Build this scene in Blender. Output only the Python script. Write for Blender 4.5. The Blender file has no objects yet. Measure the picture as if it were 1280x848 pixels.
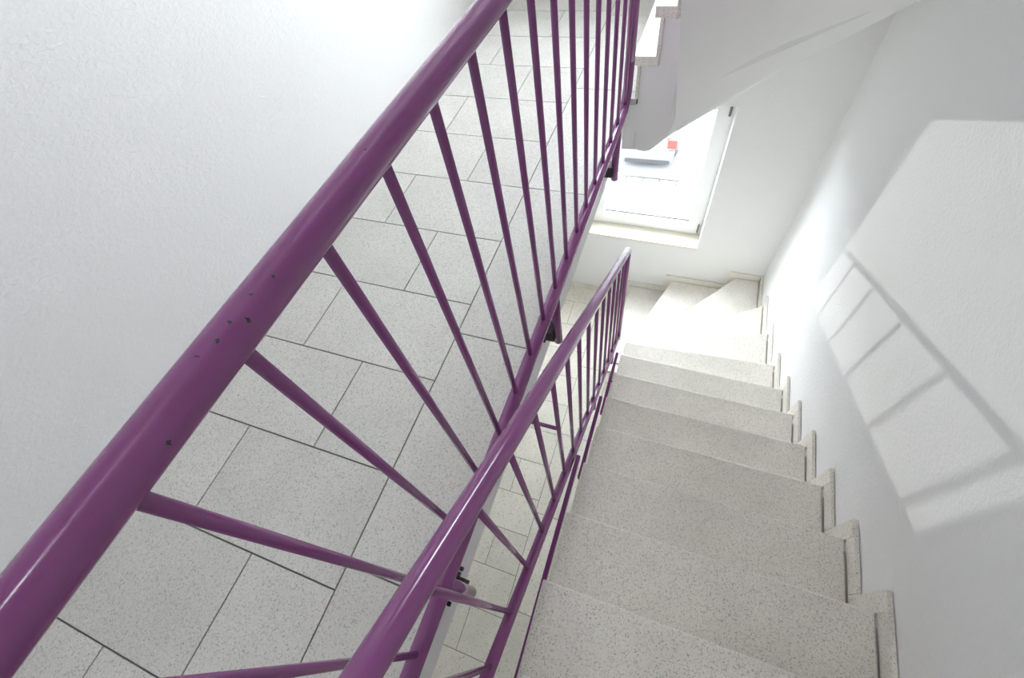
import bpy, bmesh, math, random
from mathutils import Vector, Matrix

random.seed(4)
SC = bpy.context.scene
COL = SC.collection
H = 4.012            # camera height above the lower floor; all z below are measured from the camera
R = 0.186            # riser
T = 0.2533           # going
STOREY = 15 * R

# ------------------------------------------------------------------ camera, world, lights, exposure
cam = bpy.data.cameras.new('camera')
cam.sensor_width = 36.0
cam.lens = 16.025
cam.clip_start = 0.02
co = bpy.data.objects.new('camera', cam)
COL.objects.link(co)
Rm = ((0.93477686, 0.32931523, -0.13320546), (0.21122716, -0.81675965, -0.53692342), (-0.2856139, 0.47376698, -0.83304835))
right, up, back = Vector(Rm[0]), -Vector(Rm[1]), -Vector(Rm[2])
M = Matrix.Identity(4)
for i in range(3):
    M[i][0], M[i][1], M[i][2] = right[i], up[i], back[i]
M[2][3] = H
co.matrix_world = M
SC.camera = co

SC.view_settings.view_transform = 'Standard'
SC.view_settings.look = 'None'
SC.view_settings.gamma = 1.0
SC.view_settings.use_curve_mapping = False
SC.view_settings.exposure = 1.16
SC.cycles.max_bounces = 16
SC.cycles.diffuse_bounces = 12
SC.cycles.transparent_max_bounces = 12
SC.cycles.sample_clamp_indirect = 8.0
SC.cycles.use_denoising = True
SC.cycles.caustics_reflective = False
SC.cycles.caustics_refractive = False

world = bpy.data.worlds.new('world')
SC.world = world
world.use_nodes = True
bg = world.node_tree.nodes['Background']
bg.inputs[0].default_value = (0.89, 0.93, 1.0, 1)
bg.inputs[1].default_value = 14.0


def area(name, loc, aim, sx, sy, power, colour=(1, 1, 1), portal=False):
    l = bpy.data.lights.new(name, 'AREA')
    l.shape = 'RECTANGLE'
    l.size, l.size_y = sx, sy
    l.energy = power
    l.color = colour
    o = bpy.data.objects.new(name, l)
    COL.objects.link(o)
    o.location = (loc[0], loc[1], loc[2] + H)
    d = Vector(aim) - Vector(loc)
    o.rotation_euler = d.to_track_quat('-Z', 'Y').to_euler()
    if portal:
        l.cycles.is_portal = True
    return o


# daylight portals in the two real window openings
area('portal', (-0.29, 3.16, -2.53), (-0.29, 0, -2.53), 1.0, 1.32, 1, portal=True)
area('portal', (-0.29, 3.16, -2.53 + STOREY), (-0.29, 0, -2.53 + STOREY), 1.0, 1.32, 1, portal=True)

# round fill light added unseen under the next landing to brighten the near side
ll = bpy.data.lights.new('hall_fill_light', 'AREA')
ll.shape = 'DISK'
ll.size = 0.38
ll.energy = 1.5
ll.color = (1.0, 0.96, 0.90)
lo_ = bpy.data.objects.new('hall_fill_light', ll)
COL.objects.link(lo_)
lo_.location = (-0.35, -0.85, 1.33 + H)

# the low glint that throws the window's pattern on the stair wall (sun mirrored upwards from the street)
gl = bpy.data.lights.new('street_glint', 'SPOT')
gl.energy = 2350
gl.color = (1.0, 0.99, 0.96)
gl.shadow_soft_size = 0.03
gl.spot_size = math.radians(14)
gl.spot_blend = 0.3
go = bpy.data.objects.new('street_glint', gl)
COL.objects.link(go)
gdir = Vector((1, -1.74, 0.985))
gp = Vector((-0.28, 3.3, -2.54)) - gdir * 6.5
go.location = (gp.x, gp.y, gp.z + H)
go.rotation_euler = gdir.to_track_quat('-Z', 'Y').to_euler()


# ------------------------------------------------------------------ materials
def mat(name):
    m = bpy.data.materials.new(name)
    m.use_nodes = True
    nt = m.node_tree
    return m, nt, nt.nodes['Principled BSDF']


def node(nt, kind, **kw):
    n = nt.nodes.new(kind)
    for k, v in kw.items():
        if k.startswith('i_'):
            n.inputs[k[2:].replace('_', ' ')].default_value = v
        else:
            setattr(n, k, v)
    return n


def plaster(name, col, rough=0.9, bump=0.5, scale=60.0):
    m, nt, b = mat(name)
    b.inputs['Roughness'].default_value = rough
    b.inputs['Base Color'].default_value = (*col, 1)
    tc = node(nt, 'ShaderNodeTexCoord')
    mp = node(nt, 'ShaderNodeMapping')
    mp.inputs['Scale'].default_value = (1.0, 1.0, 1.9)
    n1 = node(nt, 'ShaderNodeTexNoise', i_Scale=scale, i_Detail=3.0, i_Distortion=0.6)
    nt.links.new(tc.outputs['Object'], mp.inputs[0])
    nt.links.new(mp.outputs[0], n1.inputs['Vector'])
    bp = node(nt, 'ShaderNodeBump', i_Strength=bump, i_Distance=0.005)
    nt.links.new(n1.outputs[0], bp.inputs['Height'])
    nt.links.new(bp.outputs[0], b.inputs['Normal'])
    return m


def plain(name, col, rough=0.5, metal=0.0):
    m, nt, b = mat(name)
    b.inputs['Base Color'].default_value = (*col, 1)
    b.inputs['Roughness'].default_value = rough
    b.inputs['Metallic'].default_value = metal
    return m


def terrazzo(name, base, chip_dark, chip_light, size=480.0, amount=0.52, rough=0.42):
    """cast stone: a pale matrix with dark and light chips a few millimetres wide"""
    m, nt, b = mat(name)
    b.inputs['Roughness'].default_value = rough
    tc = node(nt, 'ShaderNodeTexCoord')
    geo = node(nt, 'ShaderNodeNewGeometry')
    off = node(nt, 'ShaderNodeVectorMath', operation='SCALE')
    cmb = node(nt, 'ShaderNodeCombineXYZ')
    nt.links.new(geo.outputs['Random Per Island'], cmb.inputs[0])
    nt.links.new(geo.outputs['Random Per Island'], cmb.inputs[1])
    nt.links.new(cmb.outputs[0], off.inputs[0])
    off.inputs['Scale'].default_value = 7.0
    add = node(nt, 'ShaderNodeVectorMath', operation='ADD')
    nt.links.new(tc.outputs['Object'], add.inputs[0])
    nt.links.new(off.outputs[0], add.inputs[1])
    vec = add.outputs[0]
    cloud = node(nt, 'ShaderNodeTexNoise', i_Scale=5.0, i_Detail=3.0)
    nt.links.new(vec, cloud.inputs['Vector'])
    cr0 = node(nt, 'ShaderNodeMapRange')
    cr0.inputs[1].default_value, cr0.inputs[2].default_value = 0.3, 0.7
    cr0.inputs[3].default_value, cr0.inputs[4].default_value = 0.93, 1.05
    nt.links.new(cloud.outputs[0], cr0.inputs[0])
    tone = node(nt, 'ShaderNodeMapRange')
    tone.inputs[3].default_value, tone.inputs[4].default_value = 0.95, 1.04
    nt.links.new(geo.outputs['Random Per Island'], tone.inputs[0])
    mul = node(nt, 'ShaderNodeMath', operation='MULTIPLY')
    nt.links.new(cr0.outputs[0], mul.inputs[0])
    nt.links.new(tone.outputs[0], mul.inputs[1])
    basec = node(nt, 'ShaderNodeVectorMath', operation='SCALE')
    basec.inputs[0].default_value = base
    nt.links.new(mul.outputs[0], basec.inputs['Scale'])
    last = basec.outputs[0]
    for k, (sc_, colr, lo, hi) in enumerate(((size, chip_light, 1 - amount * 0.55, 1 - amount * 0.45),
                                             (size * 0.62, chip_dark, 1 - amount * 0.42, 1 - amount * 0.3),
                                             (size * 1.5, chip_dark, 1 - amount * 0.6, 1 - amount * 0.45))):
        vo = node(nt, 'ShaderNodeTexVoronoi', i_Scale=sc_)
        nz = node(nt, 'ShaderNodeTexNoise', i_Scale=sc_ * 1.3, i_Detail=1.0)
        nt.links.new(vec, nz.inputs['Vector'])
        mixv = node(nt, 'ShaderNodeVectorMath', operation='MULTIPLY_ADD')
        nt.links.new(nz.outputs['Color'], mixv.inputs[0])
        mixv.inputs[1].default_value = (0.008, 0.008, 0.008)
        nt.links.new(vec, mixv.inputs[2])
        nt.links.new(mixv.outputs[0], vo.inputs['Vector'])
        sep = node(nt, 'ShaderNodeSeparateColor')
        nt.links.new(vo.outputs['Color'], sep.inputs[0])
        pick = node(nt, 'ShaderNodeMapRange')
        pick.inputs[1].default_value, pick.inputs[2].default_value = lo, hi
        nt.links.new(sep.outputs[k], pick.inputs[0])
        near = node(nt, 'ShaderNodeMapRange')
        near.inputs[1].default_value, near.inputs[2].default_value = 0.62, 0.40
        nt.links.new(vo.outputs['Distance'], near.inputs[0])
        f = node(nt, 'ShaderNodeMath', operation='MULTIPLY')
        nt.links.new(pick.outputs[0], f.inputs[0])
        nt.links.new(near.outputs[0], f.inputs[1])
        mx = node(nt, 'ShaderNodeMix', data_type='RGBA')
        nt.links.new(f.outputs[0], mx.inputs[0])
        nt.links.new(last, mx.inputs[6])
        mx.inputs[7].default_value = (*colr, 1)
        last = mx.outputs[2]
    nt.links.new(last, b.inputs['Base Color'])
    bp = node(nt, 'ShaderNodeBump', i_Strength=0.08, i_Distance=0.002)
    fine = node(nt, 'ShaderNodeTexNoise', i_Scale=220.0, i_Detail=2.0)
    nt.links.new(vec, fine.inputs['Vector'])
    nt.links.new(fine.outputs[0], bp.inputs['Height'])
    nt.links.new(bp.outputs[0], b.inputs['Normal'])
    return m


def lacquer(name, col, rough=0.15, chips=()):
    m, nt, b = mat(name)
    b.inputs['Roughness'].default_value = rough
    b.inputs['IOR'].default_value = 1.6
    tc = node(nt, 'ShaderNodeTexCoord')
    nz = node(nt, 'ShaderNodeTexNoise', i_Scale=26.0, i_Detail=2.0)
    nt.links.new(tc.outputs['Object'], nz.inputs['Vector'])
    bp = node(nt, 'ShaderNodeBump', i_Strength=0.06, i_Distance=0.003)
    nt.links.new(nz.outputs[0], bp.inputs['Height'])
    nt.links.new(bp.outputs[0], b.inputs['Normal'])
    if not chips:
        b.inputs['Base Color'].default_value = (*col, 1)
        return m
    fz = node(nt, 'ShaderNodeTexNoise', i_Scale=420.0, i_Detail=2.0)
    nt.links.new(tc.outputs['Object'], fz.inputs['Vector'])
    warp = node(nt, 'ShaderNodeVectorMath', operation='MULTIPLY_ADD')
    warp.inputs[1].default_value = (0.006, 0.006, 0.006)
    nt.links.new(fz.outputs['Color'], warp.inputs[0])
    nt.links.new(tc.outputs['Object'], warp.inputs[2])
    last = None
    for (p, r) in chips:
        d = node(nt, 'ShaderNodeVectorMath', operation='DISTANCE')
        nt.links.new(warp.outputs[0], d.inputs[0])
        d.inputs[1].default_value = (p[0] + .003, p[1] + .003, p[2] + .003)
        lt = node(nt, 'ShaderNodeMath', operation='LESS_THAN')
        nt.links.new(d.outputs['Value'], lt.inputs[0])
        lt.inputs[1].default_value = r
        if last is None:
            last = lt.outputs[0]
        else:
            mx = node(nt, 'ShaderNodeMath', operation='MAXIMUM')
            nt.links.new(last, mx.inputs[0])
            nt.links.new(lt.outputs[0], mx.inputs[1])
            last = mx.outputs[0]
    mc = node(nt, 'ShaderNodeMix', data_type='RGBA')
    nt.links.new(last, mc.inputs[0])
    mc.inputs[6].default_value = (*col, 1)
    mc.inputs[7].default_value = (0.030, 0.028, 0.032, 1)
    nt.links.new(mc.outputs[2], b.inputs['Base Color'])
    return m


def glass(name):
    m = bpy.data.materials.new(name)
    m.use_nodes = True
    nt = m.node_tree
    nt.nodes.remove(nt.nodes['Principled BSDF'])
    out = nt.nodes['Material Output']
    tr = node(nt, 'ShaderNodeBsdfTransparent')
    tr.inputs[0].default_value = (0.94, 0.96, 0.95, 1)
    gs = node(nt, 'ShaderNodeBsdfGlossy')
    gs.inputs['Roughness'].default_value = 0.0
    fr = node(nt, 'ShaderNodeLayerWeight')
    pw = node(nt, 'ShaderNodeMath', operation='POWER')
    pw.inputs[1].default_value = 5.0
    nt.links.new(fr.outputs['Facing'], pw.inputs[0])
    ad = node(nt, 'ShaderNodeMath', operation='MULTIPLY_ADD')
    ad.inputs[1].default_value, ad.inputs[2].default_value = 0.9, 0.03
    nt.links.new(pw.outputs[0], ad.inputs[0])
    mx = node(nt, 'ShaderNodeMixShader')
    nt.links.new(ad.outputs[0], mx.inputs[0])
    nt.links.new(tr.outputs[0], mx.inputs[1])
    nt.links.new(gs.outputs[0], mx.inputs[2])
    nt.links.new(mx.outputs[0], out.inputs[0])
    return m


PURPLE = (0.215, 0.052, 0.192)
M_WALL = plaster('white_plaster', (0.82, 0.82, 0.82))
M_SMOOTH = plaster('smooth_white_paint', (0.83, 0.825, 0.83), bump=0.05, scale=30)
M_TILE = terrazzo('terrazzo_tile', (0.60, 0.585, 0.55), (0.29, 0.28, 0.265), (0.70, 0.68, 0.64))
M_TREAD = terrazzo('terrazzo_tread', (0.87, 0.835, 0.765), (0.37, 0.355, 0.33), (0.86, 0.84, 0.80), size=480, amount=0.52)
M_FLOORLOW = terrazzo('pale_floor_tile', (0.79, 0.745, 0.655), (0.42, 0.40, 0.36), (0.80, 0.78, 0.72), size=200, amount=0.22)
M_GROUT = plain('grey_grout', (0.16, 0.155, 0.15), 0.9)
M_GROUT2 = plain('pale_grout', (0.30, 0.29, 0.26), 0.9)
M_PURPLE = lacquer('purple_lacquer', PURPLE)
M_STEEL = plain('dark_steel', (0.045, 0.030, 0.040), 0.5, 0.3)
M_PVC = plain('white_window_plastic', (0.86, 0.86, 0.85), 0.35)
M_SILL = plain('cream_sill_stone', (0.80, 0.76, 0.66), 0.35)
M_HINGE = plain('grey_hinge_metal', (0.22, 0.22, 0.20), 0.4, 0.6)
M_GASKET = plain('grey_rubber_gasket', (0.012, 0.012, 0.02), 0.7)
M_GLASS = glass('clear_glass')
M_PAVE = plaster('asphalt', (0.052, 0.053, 0.056), bump=0.2, scale=30)
M_CARWHITE = plain('white_car_paint', (0.075, 0.076, 0.078), 0.3)
M_CARDARK = plain('dark_car_plastic', (0.016, 0.016, 0.017), 0.5)
M_CARGLASS = plain('dark_car_glass', (0.04, 0.045, 0.05), 0.05)
M_TAIL = plain('red_tail_lens', (0.12, 0.022, 0.018), 0.3)
M_TYRE = plain('black_tyre', (0.03, 0.03, 0.03), 0.8)
M_GUARD = plain('grey_guard_paint', (0.42, 0.42, 0.43), 0.6)


# ------------------------------------------------------------------ mesh helpers
def new_obj(name, bm, m, parent=None, origin=(0, 0, 0), smooth=False, kind=None, label=None):
    """links a bmesh (camera-height coordinates) as one object whose origin sits at `origin`"""
    for v in bm.verts:
        v.co -= Vector(origin)
    bmesh.ops.recalc_face_normals(bm, faces=bm.faces)
    me = bpy.data.meshes.new(name)
    bm.to_mesh(me)
    bm.free()
    if smooth:
        for p in me.polygons:
            p.use_smooth = True
    me.materials.append(m)
    o = bpy.data.objects.new(name, me)
    COL.objects.link(o)
    if parent is not None:
        o.parent = parent
        pw = Vector(parent['at'])
        o.location = Vector(origin) - pw
    else:
        o.location = Vector(origin) + Vector((0, 0, H))
    o['at'] = tuple(origin)
    if kind:
        o['kind'] = kind
    if label:
        o['label'] = label
    return o


def thing(name, at, label, cat, group=None):
    o = bpy.data.objects.new(name, None)
    o.empty_display_size = 0.1
    COL.objects.link(o)
    o.location = Vector(at) + Vector((0, 0, H))
    o['at'] = tuple(at)
    o['label'] = label
    o['category'] = cat
    if group:
        o['group'] = group
    return o


def box(bm, x0, x1, y0, y1, z0, z1):
    vs = [bm.verts.new((x, y, z)) for z in (z0, z1) for x, y in ((x0, y0), (x1, y0), (x1, y1), (x0, y1))]
    for f in ((0, 3, 2, 1), (4, 5, 6, 7), (0, 1, 5, 4), (1, 2, 6, 5), (2, 3, 7, 6), (3, 0, 4, 7)):
        bm.faces.new([vs[i] for i in f])
    return vs


def prism(bm, poly, z0, z1):
    """vertical prism over a plan polygon; z0/z1 are numbers or one height per corner"""
    n = len(poly)
    a = z0 if isinstance(z0, (list, tuple)) else [z0] * n
    b = z1 if isinstance(z1, (list, tuple)) else [z1] * n
    lo = [bm.verts.new((p[0], p[1], a[i])) for i, p in enumerate(poly)]
    hi = [bm.verts.new((p[0], p[1], b[i])) for i, p in enumerate(poly)]
    fs = [bm.faces.new(lo[::-1]), bm.faces.new(hi)]
    for i in range(n):
        bm.faces.new((lo[i], lo[(i + 1) % n], hi[(i + 1) % n], hi[i]))
    bmesh.ops.triangulate(bm, faces=[f for f in fs if len(f.verts) > 4 or f is fs[0]])


def quadbox(bm, a, b, off, z0, z1):
    """upright plate standing along plan line a-b, thickness vector off"""
    p = [Vector((a[0], a[1])), Vector((b[0], b[1]))]
    o = Vector(off)
    prism(bm, [p[0], p[1], p[1] + o, p[0] + o], z0, z1)


def bevel(bm, w, seg=2, angle=0.6):
    es = [e for e in bm.edges if len(e.link_faces) == 2 and e.calc_face_angle() > angle]
    bmesh.ops.bevel(bm, geom=es, offset=w, segments=seg, affect='EDGES', profile=0.6, clamp_overlap=True)


def tube(bm, pts, r, seg=20, caps=True):
    """round bar swept along a polyline"""
    pts = [Vector(p) for p in pts]
    n = len(pts)
    tang = []
    for i in range(n):
        d = Vector((0, 0, 0))
        if i > 0:
            d += (pts[i] - pts[i - 1]).normalized()
        if i < n - 1:
            d += (pts[i + 1] - pts[i]).normalized()
        tang.append(d.normalized())
    ref = Vector((1, 0, 0)) if abs(tang[0].x) < 0.9 else Vector((0, 0, 1))
    u = (ref - tang[0] * ref.dot(tang[0])).normalized()
    rings = []
    for i in range(n):
        t = tang[i]
        u = (u - t * u.dot(t)).normalized()
        v = t.cross(u)
        rings.append([bm.verts.new(pts[i] + (u * math.cos(a) + v * math.sin(a)) * r)
                      for a in (2 * math.pi * k / seg for k in range(seg))])
    for i in range(n - 1):
        for k in range(seg):
            bm.faces.new((rings[i][k], rings[i][(k + 1) % seg], rings[i + 1][(k + 1) % seg], rings[i + 1][k]))
    if caps:
        for ring, c, s in ((rings[0], pts[0], -1), (rings[-1], pts[-1], 1)):
            t = tang[0] if s < 0 else tang[-1]
            inner = [bm.verts.new(c + (v.co - c) * 0.75 + t * s * r * 0.22) for v in ring]
            for k in range(seg):
                bm.faces.new((ring[k], ring[(k + 1) % seg], inner[(k + 1) % seg], inner[k]))
            bm.faces.new(inner)


def arc(p0, corner, p1, rad, n=8):
    """points of a rounded corner between p0-corner and corner-p1"""
    c = Vector(corner)
    a = (Vector(p0) - c).normalized()
    b = (Vector(p1) - c).normalized()
    half = a.angle(b) / 2
    d = rad / math.tan(half)
    s, e = c + a * d, c + b * d
    cen = c + (a + b).normalized() * (rad / math.sin(half))
    out = []
    u = (s - cen).normalized()
    w = (e - cen)
    w = (w - u * w.dot(u)).normalized()
    ang = (s - cen).angle(e - cen)
    for i in range(n + 1):
        t = ang * i / n
        out.append(cen + (u * math.cos(t) + w * math.sin(t)) * rad)
    return out


def tube_obj(name, pts, r, m, parent, seg=20, label=None):
    bm = bmesh.new()
    tube(bm, pts, r, seg)
    return new_obj(name, bm, m, parent, origin=parent['at'], smooth=True, label=label)


# ------------------------------------------------------------------ plan of the stairwell
YW = 3.13                                   # window wall
YB = -1.60                                  # rear wall
XL = -1.478                                 # left wall
Z_LAND, Z_LOW = -1.222, -4.012
Z_TOP = Z_LAND + STOREY                     # next landing
XF = -0.348                                 # landing edge above the well
YN = 2.07                                   # where the well ends


def xw(y):                                  # right wall
    return 0.853 - 0.0095 * y


def xi(y):                                  # free edge of the treads
    return -0.156 - 0.008 * y


def zk(k):
    return -(8.57 + k) * R


def yk(k):
    return 0.505 * R + k * T


# ------------------------------------------------------------------ room shell
def wall_with_holes(name, x0, x1, y0, y1, z0, z1, holes, m):
    """wall slab across x with rectangular openings (hx0, hx1, hz0, hz1)"""
    bm = bmesh.new()
    xs = sorted({x0, x1, *[h[0] for h in holes], *[h[1] for h in holes]})
    zs = sorted({z0, z1, *[h[2] for h in holes], *[h[3] for h in holes]})
    cells = {}
    for i in range(len(xs) - 1):
        for j in range(len(zs) - 1):
            cx, cz = (xs[i] + xs[i + 1]) / 2, (zs[j] + zs[j + 1]) / 2
            cells[i, j] = not any(h[0] < cx < h[1] and h[2] < cz < h[3] for h in holes)
    vc = {}

    def V(i, j, y):
        key = (i, j, y)
        if key not in vc:
            vc[key] = bm.verts.new((xs[i], y, zs[j]))
        return vc[key]
    for (i, j), solid in cells.items():
        if not solid:
            continue
        for y in (y0, y1):
            bm.faces.new((V(i, j, y), V(i + 1, j, y), V(i + 1, j + 1, y), V(i, j + 1, y)))
        for di, dj, a, b in ((-1, 0, (0, 0), (0, 1)), (1, 0, (1, 0), (1, 1)), (0, -1, (0, 0), (1, 0)), (0, 1, (0, 1), (1, 1))):
            if not cells.get((i + di, j + dj), False):
                bm.faces.new((V(i + a[0], j + a[1], y0), V(i + b[0], j + b[1], y0), V(i + b[0], j + b[1], y1), V(i + a[0], j + a[1], y1)))
    return new_obj(name, bm, m, kind='structure')


WIN = (-0.785, 0.212, -3.195, -1.86)
WIN_UP = (WIN[0], WIN[1], WIN[2] + STOREY, WIN[3] + STOREY)
Z_HI = Z_TOP + 0.02
wall_with_holes('wall_front', XL - 0.2, 1.05, YW, YW + 0.245, Z_LOW - 0.3, Z_HI, [WIN, WIN_UP], M_WALL)
wall_with_holes('wall_back', XL - 0.2, 1.10, YB - 0.25, YB, Z_LOW - 0.3, Z_HI, [], M_WALL)
bm = bmesh.new()
box(bm, XL - 0.2, XL, YB, YW, Z_LOW - 0.3, Z_HI)
new_obj('wall_left', bm, M_WALL, kind='structure')
bm = bmesh.new()
prism(bm, [(xw(YB), YB), (xw(YB) + 0.2, YB), (xw(YW) + 0.2, YW), (xw(YW), YW)], Z_LOW - 0.3, Z_HI)
new_obj('wall_right', bm, M_WALL, kind='structure')

# tiled floors ------------------------------------------------------------
Y_JOINT = [-1.63 + 0.0 + 0.3023 * i for i in range(0, 17)]
Y_JOINT = [-0.1185 + 0.3033 * i for i in range(-5, 12)]


def tiled_floor(name, x_min, regions, z, m_tile, m_grout, joint, strip_joints, strip_to):
    """running-bond tiles left of x=-0.603, a border strip right of it; one floor mesh, grout as its base"""
    bm = bmesh.new()
    th, g = 0.012, joint / 2
    xb = -0.6035
    for j in range(len(Y_JOINT) - 1):
        ya, yb = max(Y_JOINT[j], YB), min(Y_JOINT[j + 1], YW)
        if yb - ya < 0.02:
            continue
        kk = j - 5
        cut = 0.267 if (kk % 2 == 1) else 0.511
        xs = [xb, xb - cut]
        while xs[-1] > x_min + 0.02:
            xs.append(max(xs[-1] - 0.511, x_min))
        for i in range(len(xs) - 1):
            box(bm, xs[i + 1] + g, xs[i] - g, ya + g, yb - g, z - th, z)
    sj = [YB] + [s for s in strip_joints if YB < s < YW] + [YW]
    for i in range(len(sj) - 1):
        for (y0, y1, xr) in strip_to:
            a, b = max(sj[i], y0), min(sj[i + 1], y1)
            if b - a < 0.02:
                continue
            box(bm, xb + g, xr, a + (g if a == sj[i] else 0), b - (g if b == sj[i + 1] else 0), z - 0.0295, z)
    for (x0, x1, y0, y1) in regions:
        xa = x0
        while xa < x1 - 0.02:
            xe = min(xa + 0.511, x1)
            ya = y0
            while ya < y1 - 0.02:
                ye = min(ya + 0.3033, y1)
                box(bm, xa + g, xe - g, ya + g, ye - g, z - th, z)
                ya = ye
            xa = xe
    o = new_obj(name, bm, m_tile, kind='structure')
    bm = bmesh.new()
    box(bm, x_min, xb, YB, YW, z - 0.03, z - 0.0035)
    for (y0, y1, xr) in strip_to:
        box(bm, xb, xr - 0.006, y0 + 0.006, y1 - 0.006, z - 0.029, z - 0.0035)
    for (x0, x1, y0, y1) in regions:
        box(bm, x0, x1, y0, y1, z - 0.03, z - 0.0035)
    new_obj('grout_bed', bm, m_grout, parent=o, kind='structure')
    return o


Y_TOPSTEP = yk(-2)                          # the flight arrives here
SJ = [-1.515, -0.785, -0.056, 0.673, 1.402, 2.131, 2.86]
tiled_floor('floor', XL, [(XF, 0.80, YB, Y_TOPSTEP - 0.004)], Z_LAND, M_TILE, M_GROUT, 0.0045, SJ,
            [(YB, YN, XF), (YN, YW, -0.297)])
tiled_floor('floor', XL, [(-0.33, 0.86, YB, YW)], Z_LOW, M_FLOORLOW, M_GROUT2, 0.006, [s + 0.02 for s in SJ],
            [(YB, YW, -0.33)])
bm = bmesh.new()
box(bm, XL - 0.1, 1.0, YB - 0.1, YW + 0.1, Z_LOW - 0.28, Z_LOW - 0.03)
new_obj('floor_slab', bm, M_SMOOTH, kind='structure')


def landing_slab(name, zt, label=None):
    bm = bmesh.new()
    prism(bm, [(XL, YB), (xw(YB), YB), (xw(Y_TOPSTEP), Y_TOPSTEP - 0.037), (XF, Y_TOPSTEP - 0.037), (XF, YN - 0.01), (XF, YW), (XL, YW)],
          zt - 0.21, zt - 0.03)
    bmesh.ops.recalc_face_normals(bm, faces=bm.faces)
    return new_obj(name, bm, M_SMOOTH, kind='structure')


landing_slab('ceiling', Z_LAND)
landing_slab('ceiling', Z_TOP)
bm = bmesh.new()
box(bm, XF - 0.001, 0.9, Y_TOPSTEP, YW, Z_TOP, Z_TOP + 0.1)
new_obj('ceiling', bm, M_SMOOTH, kind='structure')

# baseboards ----------------------------------------------------------------
SK = 0.063
bm = bmesh.new()
for a, b in ((XL, -0.985), (-0.983, -0.392)):
    box(bm, a, b - 0.0015, YW - 0.015, YW - 0.002, Z_LOW + 0.001, Z_LOW + 0.072)
new_obj('baseboard_front', bm, M_TREAD, kind='structure')
# ------------------------------------------------------------------ window
FY0, FY1 = YW + 0.165, YW + 0.235           # frame depth range


def ring(bm, x0, x1, z0, z1, wl, wr, wb, wt, y0, y1):
    """rectangular picture-frame ring, one closed mesh"""
    o = [(x0, z0), (x1, z0), (x1, z1), (x0, z1)]
    i = [(x0 + wl, z0 + wb), (x1 - wr, z0 + wb), (x1 - wr, z1 - wt), (x0 + wl, z1 - wt)]
    vo = {y: [bm.verts.new((p[0], y, p[1])) for p in o] for y in (y0, y1)}
    vi = {y: [bm.verts.new((p[0], y, p[1])) for p in i] for y in (y0, y1)}
    for k in range(4):
        n = (k + 1) % 4
        for y in (y0, y1):
            bm.faces.new((vo[y][k], vo[y][n], vi[y][n], vi[y][k]))
        bm.faces.new((vo[y0][k], vo[y0][n], vo[y1][n], vo[y1][k]))
        bm.faces.new((vi[y0][k], vi[y0][n], vi[y1][n], vi[y1][k]))


def build_window(name, w, detailed=True):
    x0, x1, z0, z1 = w
    bm = bmesh.new()
    ring(bm, x0 + 0.004, x1 - 0.004, z0 + 0.028, z1 - 0.004, 0.055, 0.055, 0.06, 0.055, FY0, FY1)
    bevel(bm, 0.003, 1)
    o = new_obj(name, bm, M_PVC, kind='structure')
    if not detailed:
        bm = bmesh.new()
        box(bm, x0 + 0.06, x1 - 0.06, FY0 + 0.03, FY0 + 0.034, z0 + 0.09, z1 - 0.06)
        new_obj('window_pane', bm, M_GLASS, parent=o)
        return o
    sx0, sx1, sz0, sz1 = x0 + 0.035, x1 - 0.035, z0 + 0.066, z1 - 0.035
    bm = bmesh.new()
    ring(bm, sx0, sx1, sz0, sz1, 0.088, 0.082, 0.086, 0.08, FY0 - 0.018, FY0 + 0.05)
    bevel(bm, 0.004, 2)
    s = new_obj('window_sash', bm, M_PVC, parent=o)
    gx0, gx1, gz0, gz1 = sx0 + 0.088, sx1 - 0.082, sz0 + 0.086, sz1 - 0.08
    bm = bmesh.new()
    box(bm, gx0 - 0.002, gx1 + 0.002, FY0 + 0.012, FY0 + 0.016, gz0 - 0.002, gz1 + 0.002)
    new_obj('window_pane', bm, M_GLASS, parent=s)
    bm = bmesh.new()
    box(bm, gx0 + 0.002, gx1 - 0.002, FY0 + 0.020, FY0 + 0.030, gz0 + 0.004, gz0 + 0.013)
    new_obj('glazing_gasket', bm, M_GASKET, parent=s, label='grey glazing gasket')
    for hz in (sz0 + 0.055, sz1 - 0.07):
        bm = bmesh.new()
        tube(bm, [(sx1 + 0.004, FY0 - 0.024, hz - 0.045), (sx1 + 0.004, FY0 - 0.024, hz + 0.045)], 0.009, 12)
        box(bm, sx1 - 0.004, sx1 + 0.012, FY0 - 0.022, FY0, hz - 0.030, hz + 0.030)
        new_obj('window_hinge', bm, M_HINGE, parent=s, label='grey metal hinge')
    bm = bmesh.new()
    box(bm, x0 + 0.002, x1 - 0.001, YW - 0.004, FY1, z0, z0 + 0.026)
    bevel(bm, 0.004, 2)
    new_obj('window_sill', bm, M_SILL, parent=o, label='cream stone window sill')
    return o


build_window('window_1', WIN)
build_window('window_2', WIN_UP, detailed=False)

# ------------------------------------------------------------------ staircase
OV = 0.034                                   # nosing overhang
TH = 0.042                                   # tread thickness
XC = 0.024                                   # treads stop short of the plaster


def nosing(k):
    """plan line of nosing k: inner end, outer end"""
    if k <= 6:
        y = yk(k)
        return Vector((xi(y), y)), Vector((xw(y) - XC, y))
    if k == 7:
        return Vector((xi(1.835), 1.835)), Vector((xw(1.90) - XC, 1.90))
    if k == 8:
        return Vector((xi(1.934), 1.934)), Vector((xw(2.285) - XC, 2.285))
    if k == 9:
        return Vector((-0.173, 2.045)), Vector((xw(2.69) - XC, 2.69))
    if k == 10:
        return Vector((-0.205, YN)), Vector((0.606, YW - 0.018))
    if k == 11:
        return Vector((-0.255, YN)), Vector((0.066, YW - 0.018))
    if k == 12:
        return Vector((-0.325, YN)), Vector((-0.325, YW - 0.018))


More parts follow.
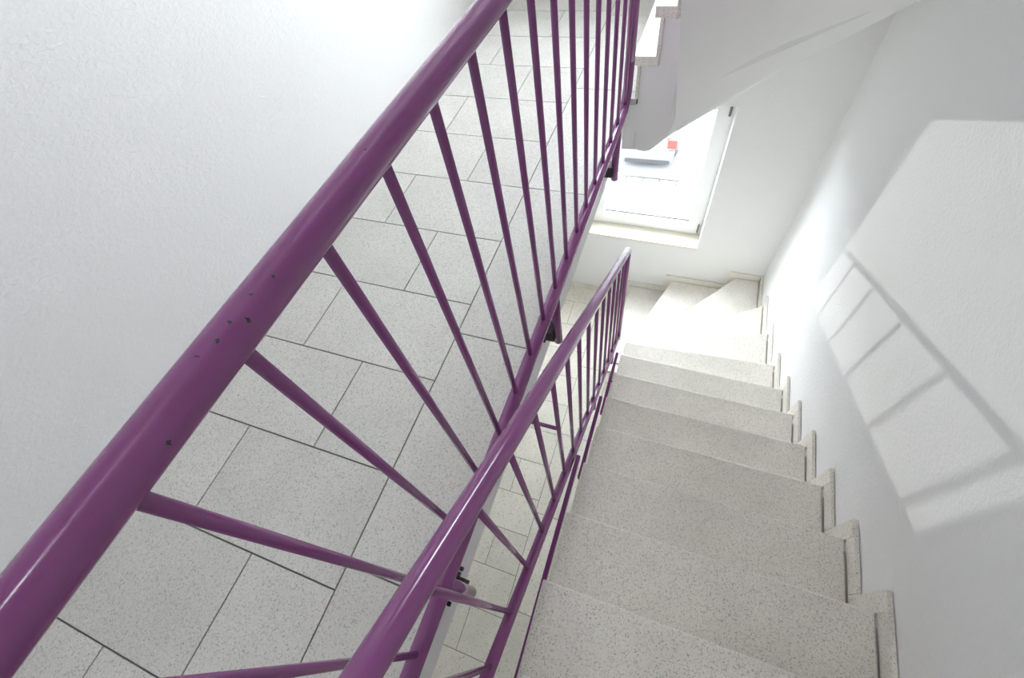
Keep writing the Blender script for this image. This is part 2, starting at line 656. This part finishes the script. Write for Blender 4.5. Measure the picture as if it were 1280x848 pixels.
def moved(line, d):
    """nosing line shifted back (uphill) by d"""
    a, b = line
    t = (b - a).normalized()
    n = Vector((t.y, -t.x))                  # towards the uphill side
    return a + n * d, b + n * d


def clip_in(p, k):
    """keep shifted points on the free edge / wall edge of the flight"""
    return p


def on_edges(a, b):
    """re-seat a shifted line's ends on the free edge and on the wall side"""
    t = b - a
    # inner end
    if a.y < YN - 0.012 or abs(t.y) < 0.3 * abs(t.x):
        s = (xi(a.y) - a.x) / t.x
        p = a + t * s
        if p.y > YN:
            s = (YN - a.y) / t.y
            p = a + t * s
    else:
        s = (YN - a.y) / t.y
        p = a + t * s
    # outer end
    s = (xw(b.y) - XC - a.x) / t.x if abs(t.x) > 1e-6 else 1e9
    q = a + t * s
    if q.y > YW - 0.018 or s > 50:
        s = (YW - 0.018 - a.y) / t.y
        q = a + t * s
    return p, q


INNER = Vector((xi(YN), YN))
OUTER = Vector((xw(YW) - XC, YW - 0.018))


def region(la, lb):
    """plan polygon between an uphill line la and a downhill line lb, with the flight's corners where they fall between"""
    (a0, a1), (b0, b1) = la, lb
    poly = [a0, a1]
    if a1.y < YW - 0.03 and b1.y > YW - 0.03:
        poly.append(OUTER)
    poly += [b1, b0]
    if a0.y < YN - 1e-3 and b0.x < INNER.x - 1e-3:
        poly.append(INNER)
    return poly


def build_flight(z_off, label, cat, k_first=-1, k_last=12):
    at = (0.33, yk(-2), Z_LOW + z_off)
    root = thing('staircase', at, label, cat)
    # treads, each a slab with a rounded nosing
    for k in range(k_first, k_last + 1):
        back = on_edges(*moved(nosing(k - 1), OV))
        front = nosing(k)
        bm = bmesh.new()
        prism(bm, region(back, front), zk(k) + z_off - TH, zk(k) + z_off)
        bmesh.ops.recalc_face_normals(bm, faces=bm.faces)
        bmesh.ops.dissolve_limit(bm, angle_limit=0.01, verts=bm.verts, edges=bm.edges)
        bevel(bm, 0.0055, 2)
        new_obj('tread', bm, M_TREAD, root, origin=at)
    # upright riser slabs under each nosing
    for k in range(-2, k_last + 1):
        p, q = on_edges(*moved(nosing(k), OV - 0.012))
        p2, q2 = on_edges(*moved(nosing(k), OV))
        bm = bmesh.new()
        lo = zk(k + 1) + z_off
        prism(bm, [p, q, q2, p2], lo, zk(k) + z_off - TH)
        new_obj('riser', bm, M_TREAD, root, origin=at)
    # concrete body with its sloping underside
    depth = {9: 0.60, 10: 0.736, 11: 0.64, 12: 0.454, 8: 0.50, 7: 0.425}
    bm = bmesh.new()

    def body_line(k):
        a, b = on_edges(*moved(nosing(k), OV + 0.001))
        ins = 0.012
        a = a.copy()
        b = b.copy()
        b.x = min(b.x + (0 if b.y > YW - 0.03 else XC - 0.001), 1.0)
        if b.y > YW - 0.03:
            b.y = YW - 0.001
        t = (b - a).normalized()
        a = a + t * ins
        if k in (9, 10):
            a = a + Vector((0.03, 0.012))
        return a, b
    inner_c, outer_c = Vector((-0.115, YN + 0.014)), Vector((xw(YW) - 0.001, YW - 0.001))
    for k in range(-1, k_last + 1):
        la, lb = body_line(k - 1), body_line(k)
        da = zk(k - 1) + z_off - depth.get(k - 1, 0.40)
        db = zk(k) + z_off - depth.get(k, 0.40)
        if k == -1:
            da = zk(-2) + z_off - 0.25
        poly, lo = [la[0], la[1]], [da, da]
        if la[1].y < YW - 0.03 and lb[1].y > YW - 0.03:
            poly.append(outer_c)
            lo.append(-1.31 - STOREY + z_off)
        poly += [lb[1], lb[0]]
        lo += [db, db]
        if k == 10:
            poly.append(inner_c)
            lo.append(-1.31 - STOREY + z_off)
        lo = [max(v, Z_LOW + z_off - 0.268) + 0.10 for v in lo]
        prism(bm, poly, lo, zk(k) + z_off - TH - 0.0005)
        if k == 12:
            box(bm, XF, lb[0].x, YN + 0.012, YW - 0.001, Z_LOW + z_off - 0.268, Z_LOW + z_off - 0.03)
    new_obj('flight_body', bm, M_SMOOTH, root, origin=at, label='smooth white painted concrete underside and cheek')
    # smooth plastered underside: a skin through the same lines, with finer steps between them
    rows = []
    for k in range(-2, k_last + 1):
        a, b = body_line(k)
        z = max(zk(k) + z_off - depth.get(k, 0.40), Z_LOW + z_off - 0.268)
        if k == -2:
            z = zk(-2) + z_off - 0.25
        rows.append((a, b, z))
        if k == 9:
            rows.append((inner_c, outer_c, -1.31 - STOREY + z_off))
    fine = []
    for i in range(len(rows) - 1):
        r0, r1, r2, r3 = rows[max(i - 1, 0)], rows[i], rows[i + 1], rows[min(i + 2, len(rows) - 1)]
        for q in range(4):
            t = q / 4

            def cr(p0, p1, p2, p3):
                return 0.5 * (2 * p1 + (p2 - p0) * t + (2 * p0 - 5 * p1 + 4 * p2 - p3) * t * t + (3 * p1 - p0 - 3 * p2 + p3) * t ** 3)
            corner = rows[i][0] is inner_c or rows[i + 1][0] is inner_c
            fine.append((r1[0].lerp(r2[0], t), r1[1].lerp(r2[1], t), cr(r0[2], r1[2], r2[2], r3[2])))
    fine.append(rows[-1])
    flat = next(i for i, f in enumerate(fine) if abs(f[2] + 1.31 + STOREY - z_off) < 1e-6 or f[2] < -1.31 - STOREY + z_off)
    for _ in range(110):
        old = list(fine)
        for i in range(2, flat):
            fine[i] = tuple(old[i - 1][c] * 0.25 + old[i][c] * 0.5 + old[i + 1][c] * 0.25 for c in range(3))
    fine = [(p.lerp(q, 0.003), q, z) for p, q, z in fine]
    bm = bmesh.new()
    lo_v = [[bm.verts.new((*a.lerp(b, u / 8), z)) for u in range(9)] for a, b, z in fine]
    for i in range(len(fine) - 1):
        for u in range(8):
            bm.faces.new((lo_v[i][u], lo_v[i][u + 1], lo_v[i + 1][u + 1], lo_v[i + 1][u]))
    under = set(bm.faces)
    rim = [e for e in bm.edges if len(e.link_faces) == 1]
    for e in rim:
        e.smooth = False
    ret = bmesh.ops.extrude_face_region(bm, geom=bm.faces[:])
    for e in ret['geom']:
        if isinstance(e, bmesh.types.BMEdge):
            e.smooth = False
    for v in [e for e in ret['geom'] if isinstance(e, bmesh.types.BMVert)]:
        v.co.z += 0.16
    so = new_obj('soffit', bm, M_SMOOTH, root, origin=at, smooth=True)
    # stepped skirting on the right wall and round the corner of the window wall
    def plate_right(bm, ya, yb, za, zb):
        prism(bm, [(xw(ya) - 0.018, ya), (xw(ya) - 0.004, ya), (xw(yb) - 0.004, yb), (xw(yb) - 0.018, yb)], za + z_off, zb + z_off)

    def plate_front(bm, xa, xb, za, zb):
        box(bm, xa, xb, YW - 0.017, YW - 0.003, za + z_off, zb + z_off)
    jg = 0.0012
    for k in range(-1, 10):
        ya = (nosing(k - 1)[1].y + SK) if k > -1 else yk(-2) + 0.002
        yb = nosing(k)[1].y
        bm = bmesh.new()
        plate_right(bm, ya + jg, yb - jg, zk(k) + 0.001, zk(k) + SK)
        plate_right(bm, yb, yb + SK - jg, zk(k + 1) + 0.001, zk(k) + SK)
        new_obj('skirting', bm, M_TREAD, root, origin=at)
    bm = bmesh.new()
    plate_right(bm, nosing(9)[1].y + SK, YW - 0.004, zk(10) + 0.001, zk(10) + SK)
    new_obj('skirting', bm, M_TREAD, root, origin=at)
    xs = [xw(YW) - 0.02, 0.606, 0.066, -0.325]
    for i, k in enumerate((10, 11, 12)):
        bm = bmesh.new()
        xa = xs[i] - (SK if i else 0)
        plate_front(bm, xs[i + 1] + jg, xa - jg, zk(k) + 0.001, zk(k) + SK)
        plate_front(bm, xs[i + 1] - SK + jg, xs[i + 1], zk(k + 1) + 0.001, zk(k) + SK)
        new_obj('skirting', bm, M_TREAD, root, origin=at)
    return root


build_flight(0.0, 'pale terrazzo staircase going down along the white wall to the window and winding left', 'stairs')
build_flight(STOREY, 'upper flight of stairs seen from below, its grey underside crossing above the window', 'stairs')

# ------------------------------------------------------------------ landing railing
LR = 0.019                                   # rail tubes
BR = 0.0070                                  # balusters


def lx(y):
    return -0.310 + 0.003 * y


def lz_hand(y):
    return -0.268 - 0.012 * y


def lz_bot(y):
    return -1.102 - 0.010 * y


CHIPS = [((-0.2977, 0.1526, -0.2550), 0.0020), ((-0.3015, 0.1311, -0.2524), 0.0015), ((-0.3010, 0.1032, -0.2524), 0.0018),
         ((-0.2944, 0.1120, -0.2581), 0.0023), ((-0.3003, 0.0869, -0.2526), 0.0020), ((-0.3043, 0.0708, -0.2507), 0.0015),
         ((-0.2913, 0.0125, -0.2648), 0.0018), ((-0.3018, 0.3168, -0.2542), 0.0012)]
Y_END, Y_START = 1.865, -0.52
at = (-0.31, 0.65, Z_LAND)
lr = thing('landing_railing', at, 'long level purple railing along the tiled landing edge, nearest the left wall', 'railing')
hand = [(lx(Y_START), Y_START, lz_hand(Y_START))]
y = -0.45
while y < Y_END - 0.12:
    hand.append((lx(y), y, lz_hand(y)))
    y += 0.15
M_HANDCHIP = None


def handrail_material():
    return lacquer('purple_lacquer_chipped', PURPLE, chips=[((p[0] - at[0], p[1] - at[1], p[2] - at[2]), r) for p, r in CHIPS])


M_HANDCHIP = handrail_material()
top = arc(hand[-1], (lx(Y_END), Y_END, lz_hand(Y_END)), (lx(Y_END), Y_END, -0.7), 0.09)
tube_obj('handrail', hand + top, LR, M_HANDCHIP, lr, 28)
tube_obj('end_post', [top[-1], (lx(Y_END), Y_END, -0.6), (lx(Y_END), Y_END, -0.95)], LR, M_PURPLE, lr, 24)
low = arc((lx(Y_END), Y_END, -0.95), (lx(Y_END), Y_END, lz_bot(Y_END)), (lx(1.5), 1.5, lz_bot(1.5)), 0.085)
bot = [(lx(Y_END), Y_END, -0.95)] + low
y = 1.70
while y > Y_START + 0.1:
    bot.append((lx(y), y, lz_bot(y)))
    y -= 0.15
bot.append((lx(Y_START), Y_START, lz_bot(Y_START)))
tube_obj('bottom_rail', bot, LR, M_PURPLE, lr, 24)
tube_obj('end_post', [(lx(Y_START), Y_START + 0.01, lz_hand(Y_START)), (lx(Y_START), Y_START + 0.01, lz_bot(Y_START))], LR * 0.95, M_PURPLE, lr, 20)
for n in range(-3, 17):
    y = -0.0265 + 0.1227 * n
    tube_obj('baluster', [(lx(y), y, lz_bot(y) + 0.004), (lx(y), y, lz_hand(y) - 0.004)], BR, M_PURPLE, lr, 14)
for y in (-0.012, 0.818, 1.70):
    p = tube_obj('support_post', [(lx(y), y, lz_bot(y)), (lx(y), y, -1.374)], 0.0155, M_PURPLE, lr, 18)
    bm = bmesh.new()
    box(bm, XF + 0.001, lx(y) - 0.008, y - 0.024, y + 0.024, -1.352, -1.300)
    bevel(bm, 0.003, 1)
    o = new_obj('bracket', bm, M_STEEL, parent=p, origin=at, label='dark steel bracket')
    for dy in (-0.043, 0.043):
        bm = bmesh.new()
        tube(bm, [(XF + 0.0005, y + dy, -1.326), (XF + 0.008, y + dy, -1.326)], 0.0065, 6)
        box(bm, XF + 0.0005, XF + 0.005, min(y + dy * 0.8, y), max(y + dy * 0.8, y), -1.336, -1.316)
        new_obj('bolt', bm, M_STEEL, parent=p, origin=at, label='dark bolt fixed to the slab edge')

# ------------------------------------------------------------------ stair railing
def sx(y):
    return -0.1985 - 0.0065 * y


def sh(y):
    return -0.613 - 0.700 * y


def sb(y):
    return -1.447 - 0.688 * y


at = (-0.2, 0.6, zk(1))
sr = thing('stair_railing', at, 'sloping purple railing down the open side of the terrazzo stairs', 'railing')
YE = 1.685
Y0 = -0.50
pts = [(sx(Y0), Y0, sh(Y0))] + [(sx(y), y, sh(y)) for y in (-0.3, 0.0, 0.3, 0.6, 0.9, 1.2, 1.5)]
tip = arc(pts[-1], (sx(YE), YE, sh(YE) - 0.002), (sx(YE), YE, -2.2), 0.018, 6)
tube_obj('handrail', pts + tip, LR, M_PURPLE, sr, 28)
tube_obj('end_post', [tip[-1], (sx(YE), YE, -2.2), (sx(YE), YE, sb(YE) - 0.035)], LR * 0.9, M_PURPLE, sr, 22)
tube_obj('bottom_rail', [(sx(Y0), Y0, sb(Y0))] + [(sx(y), y, sb(y)) for y in (0.0, 0.5, 1.0, 1.4)] + [(sx(YE), YE, sb(YE))], LR * 0.84, M_PURPLE, sr, 22)
tube_obj('end_post', [(sx(Y0), Y0 + 0.01, sh(Y0)), (sx(Y0), Y0 + 0.01, sb(Y0))], LR * 0.9, M_PURPLE, sr, 20)
for n in range(-3, 14):
    y = -0.0205 + 0.1228 * n
    tube_obj('baluster', [(sx(y), y, sb(y) + 0.003), (sx(y), y, sh(y) - 0.003)], BR, M_PURPLE, sr, 14)
yt = -0.0205 + 0.1228 * 4
tie = tube_obj('tie_rod', [(sx(yt), yt, -1.296), (XF + 0.001, yt, -1.300)], 0.0062, M_PURPLE, sr, 12)
bm = bmesh.new()
tube(bm, [(XF + 0.0005, yt, -1.300), (XF + 0.008, yt, -1.300)], 0.013, 16)
new_obj('wall_flange', bm, M_PURPLE, parent=tie, origin=at, smooth=False)
# level flat bars bolted to the side of the steps, every second step, carrying the sloping rail
for k, ya, yb in ((1, -0.30, 0.57), (3, 0.585, 1.02), (5, 1.09, 1.52)):
    x0 = xi((ya + yb) / 2) - 0.020
    z = zk(k) - 0.016
    bm = bmesh.new()
    prism(bm, [(x0 - 0.005, ya), (x0 + 0.012, ya), (x0 + 0.012, yb), (x0 - 0.005, yb)], z - 0.035, z)
    bevel(bm, 0.0015, 1)
    mb = new_obj('mounting_bar', bm, M_PURPLE, sr, origin=at)
    for yb2 in ((yb - 0.20,) if k == 5 else ()):
        bm = bmesh.new()
        tube(bm, [(x0 + 0.010, yb2, z - 0.022), (x0 + 0.030, yb2, z - 0.022)], 0.005, 10)
        new_obj('bolt', bm, M_STEEL, parent=mb, origin=at)
    yc = yb - 0.05
    tube_obj('support_post', [(sx(yc), yc, sb(yc)), (sx(yc), yc, z - 0.060)], 0.012, M_PURPLE, sr, 16)

# ------------------------------------------------------------------ outside: guard, street, parked car
GY = YW + 0.275
gd = thing('window_guard', (-0.29, GY, -3.20), 'thin upright bar guard fixed outside the lower half of the window', 'guard rail')
tube_obj('guard_rail', [(WIN[0] + 0.01, GY, -2.69), (WIN[1] - 0.01, GY, -2.69)], 0.015, M_GUARD, gd, 16)
tube_obj('lower_rail', [(WIN[0] + 0.01, GY, -3.165), (WIN[1] - 0.01, GY, -3.165)], 0.012, M_GUARD, gd, 14)
for x in (0.062, -0.083, -0.221, -0.361, -0.507, -0.654):
    tube_obj('guard_bar', [(x, GY, -3.165), (x, GY, -2.69)], 0.007, M_GUARD, gd, 12)

ZG = -10.3
bm = bmesh.new()
box(bm, -40, 40, YW + 0.6, 70, ZG - 0.2, ZG)
new_obj('pavement', bm, M_PAVE, kind='structure')


def build_car(cx, cy, rot):
    at = (cx, cy, ZG)
    car = thing('car', at, 'white parked car with red tail lights on the sunny street below the window', 'car')
    car.rotation_euler = (0, 0, rot)
    prof = [(-2.05, 0.34), (-2.12, 0.46), (-2.10, 0.70), (-2.02, 0.86), (-1.95, 0.98), (-1.70, 1.38), (-1.2, 1.47), (0.0, 1.46), (0.55, 1.36),
            (1.25, 0.98), (1.9, 0.84), (2.12, 0.66), (2.15, 0.42), (2.05, 0.28)]
    bm = bmesh.new()
    n = 9
    rows = []
    for (y, z) in prof:
        row = []
        half = 0.84 if z < 0.95 else 0.84 - (z - 0.95) * 0.42
        for i in range(n):
            u = -1 + 2 * i / (n - 1)
            end = abs(u) ** 3
            yy = y * (1 - 0.07 * end)
            row.append(bm.verts.new((half * math.sin(u * math.pi / 2) if False else half * u, yy, z - 0.05 * end * (1 if z > 0.9 else 0))))
        rows.append(row)
    m_ = len(prof)
    for j in range(m_):
        for i in range(n - 1):
            bm.faces.new((rows[j][i], rows[j][i + 1], rows[(j + 1) % m_][i + 1], rows[(j + 1) % m_][i]))
    for i in (0, n - 1):
        bm.faces.new([rows[j][i] for j in range(m_)])
    for v in bm.verts:
        v.co += Vector(at)
    new_obj('body', bm, M_CARWHITE, car, origin=at, smooth=False)

    def blk(name, x0, x1, y0, y1, z0, z1, m, bev=0.02, label=None):
        b = bmesh.new()
        box(b, cx + x0, cx + x1, cy + y0, cy + y1, ZG + z0, ZG + z1)
        bevel(b, bev, 2)
        return new_obj(name, b, m, car, origin=at, label=label)
    blk('bumper', -0.83, 0.83, -2.18, -1.90, 0.28, 0.62, M_CARWHITE, 0.11)
    blk('bumper_insert', -0.72, 0.72, -2.185, -2.08, 0.20, 0.34, M_CARDARK, 0.04)
    for s in (-1, 1):
        blk('tail_light', min(s * 0.58, s * 0.86), max(s * 0.58, s * 0.86), -2.09, -1.72, 0.72, 1.02, M_TAIL, 0.04, 'red tail light')
        for yy in (-1.3, 1.35):
            b = bmesh.new()
            tube(b, [(cx + s * 0.66, cy + yy, ZG + 0.31), (cx + s * 0.86, cy + yy, ZG + 0.31)], 0.31, 24)
            new_obj('wheel', b, M_TYRE, car, origin=at, label='black wheel')
    b = bmesh.new()
    vs = [b.verts.new((cx + x, cy + yv, ZG + z)) for x, yv, z in ((-0.66, -1.95, 1.01), (0.66, -1.95, 1.01), (0.56, -1.74, 1.37), (-0.56, -1.74, 1.37))]
    ws = [b.verts.new(v.co + Vector((0, -0.025, 0.012))) for v in vs]
    b.faces.new(ws)
    b.faces.new(vs[::-1])
    for i in range(4):
        b.faces.new((vs[i], vs[(i + 1) % 4], ws[(i + 1) % 4], ws[i]))
    new_obj('rear_window', b, M_CARGLASS, car, origin=at, label='dark rear window')
    return car


build_car(-1.47, 15.65, math.radians(2))

for o in SC.objects:
    if 'at' in o:
        del o['at']
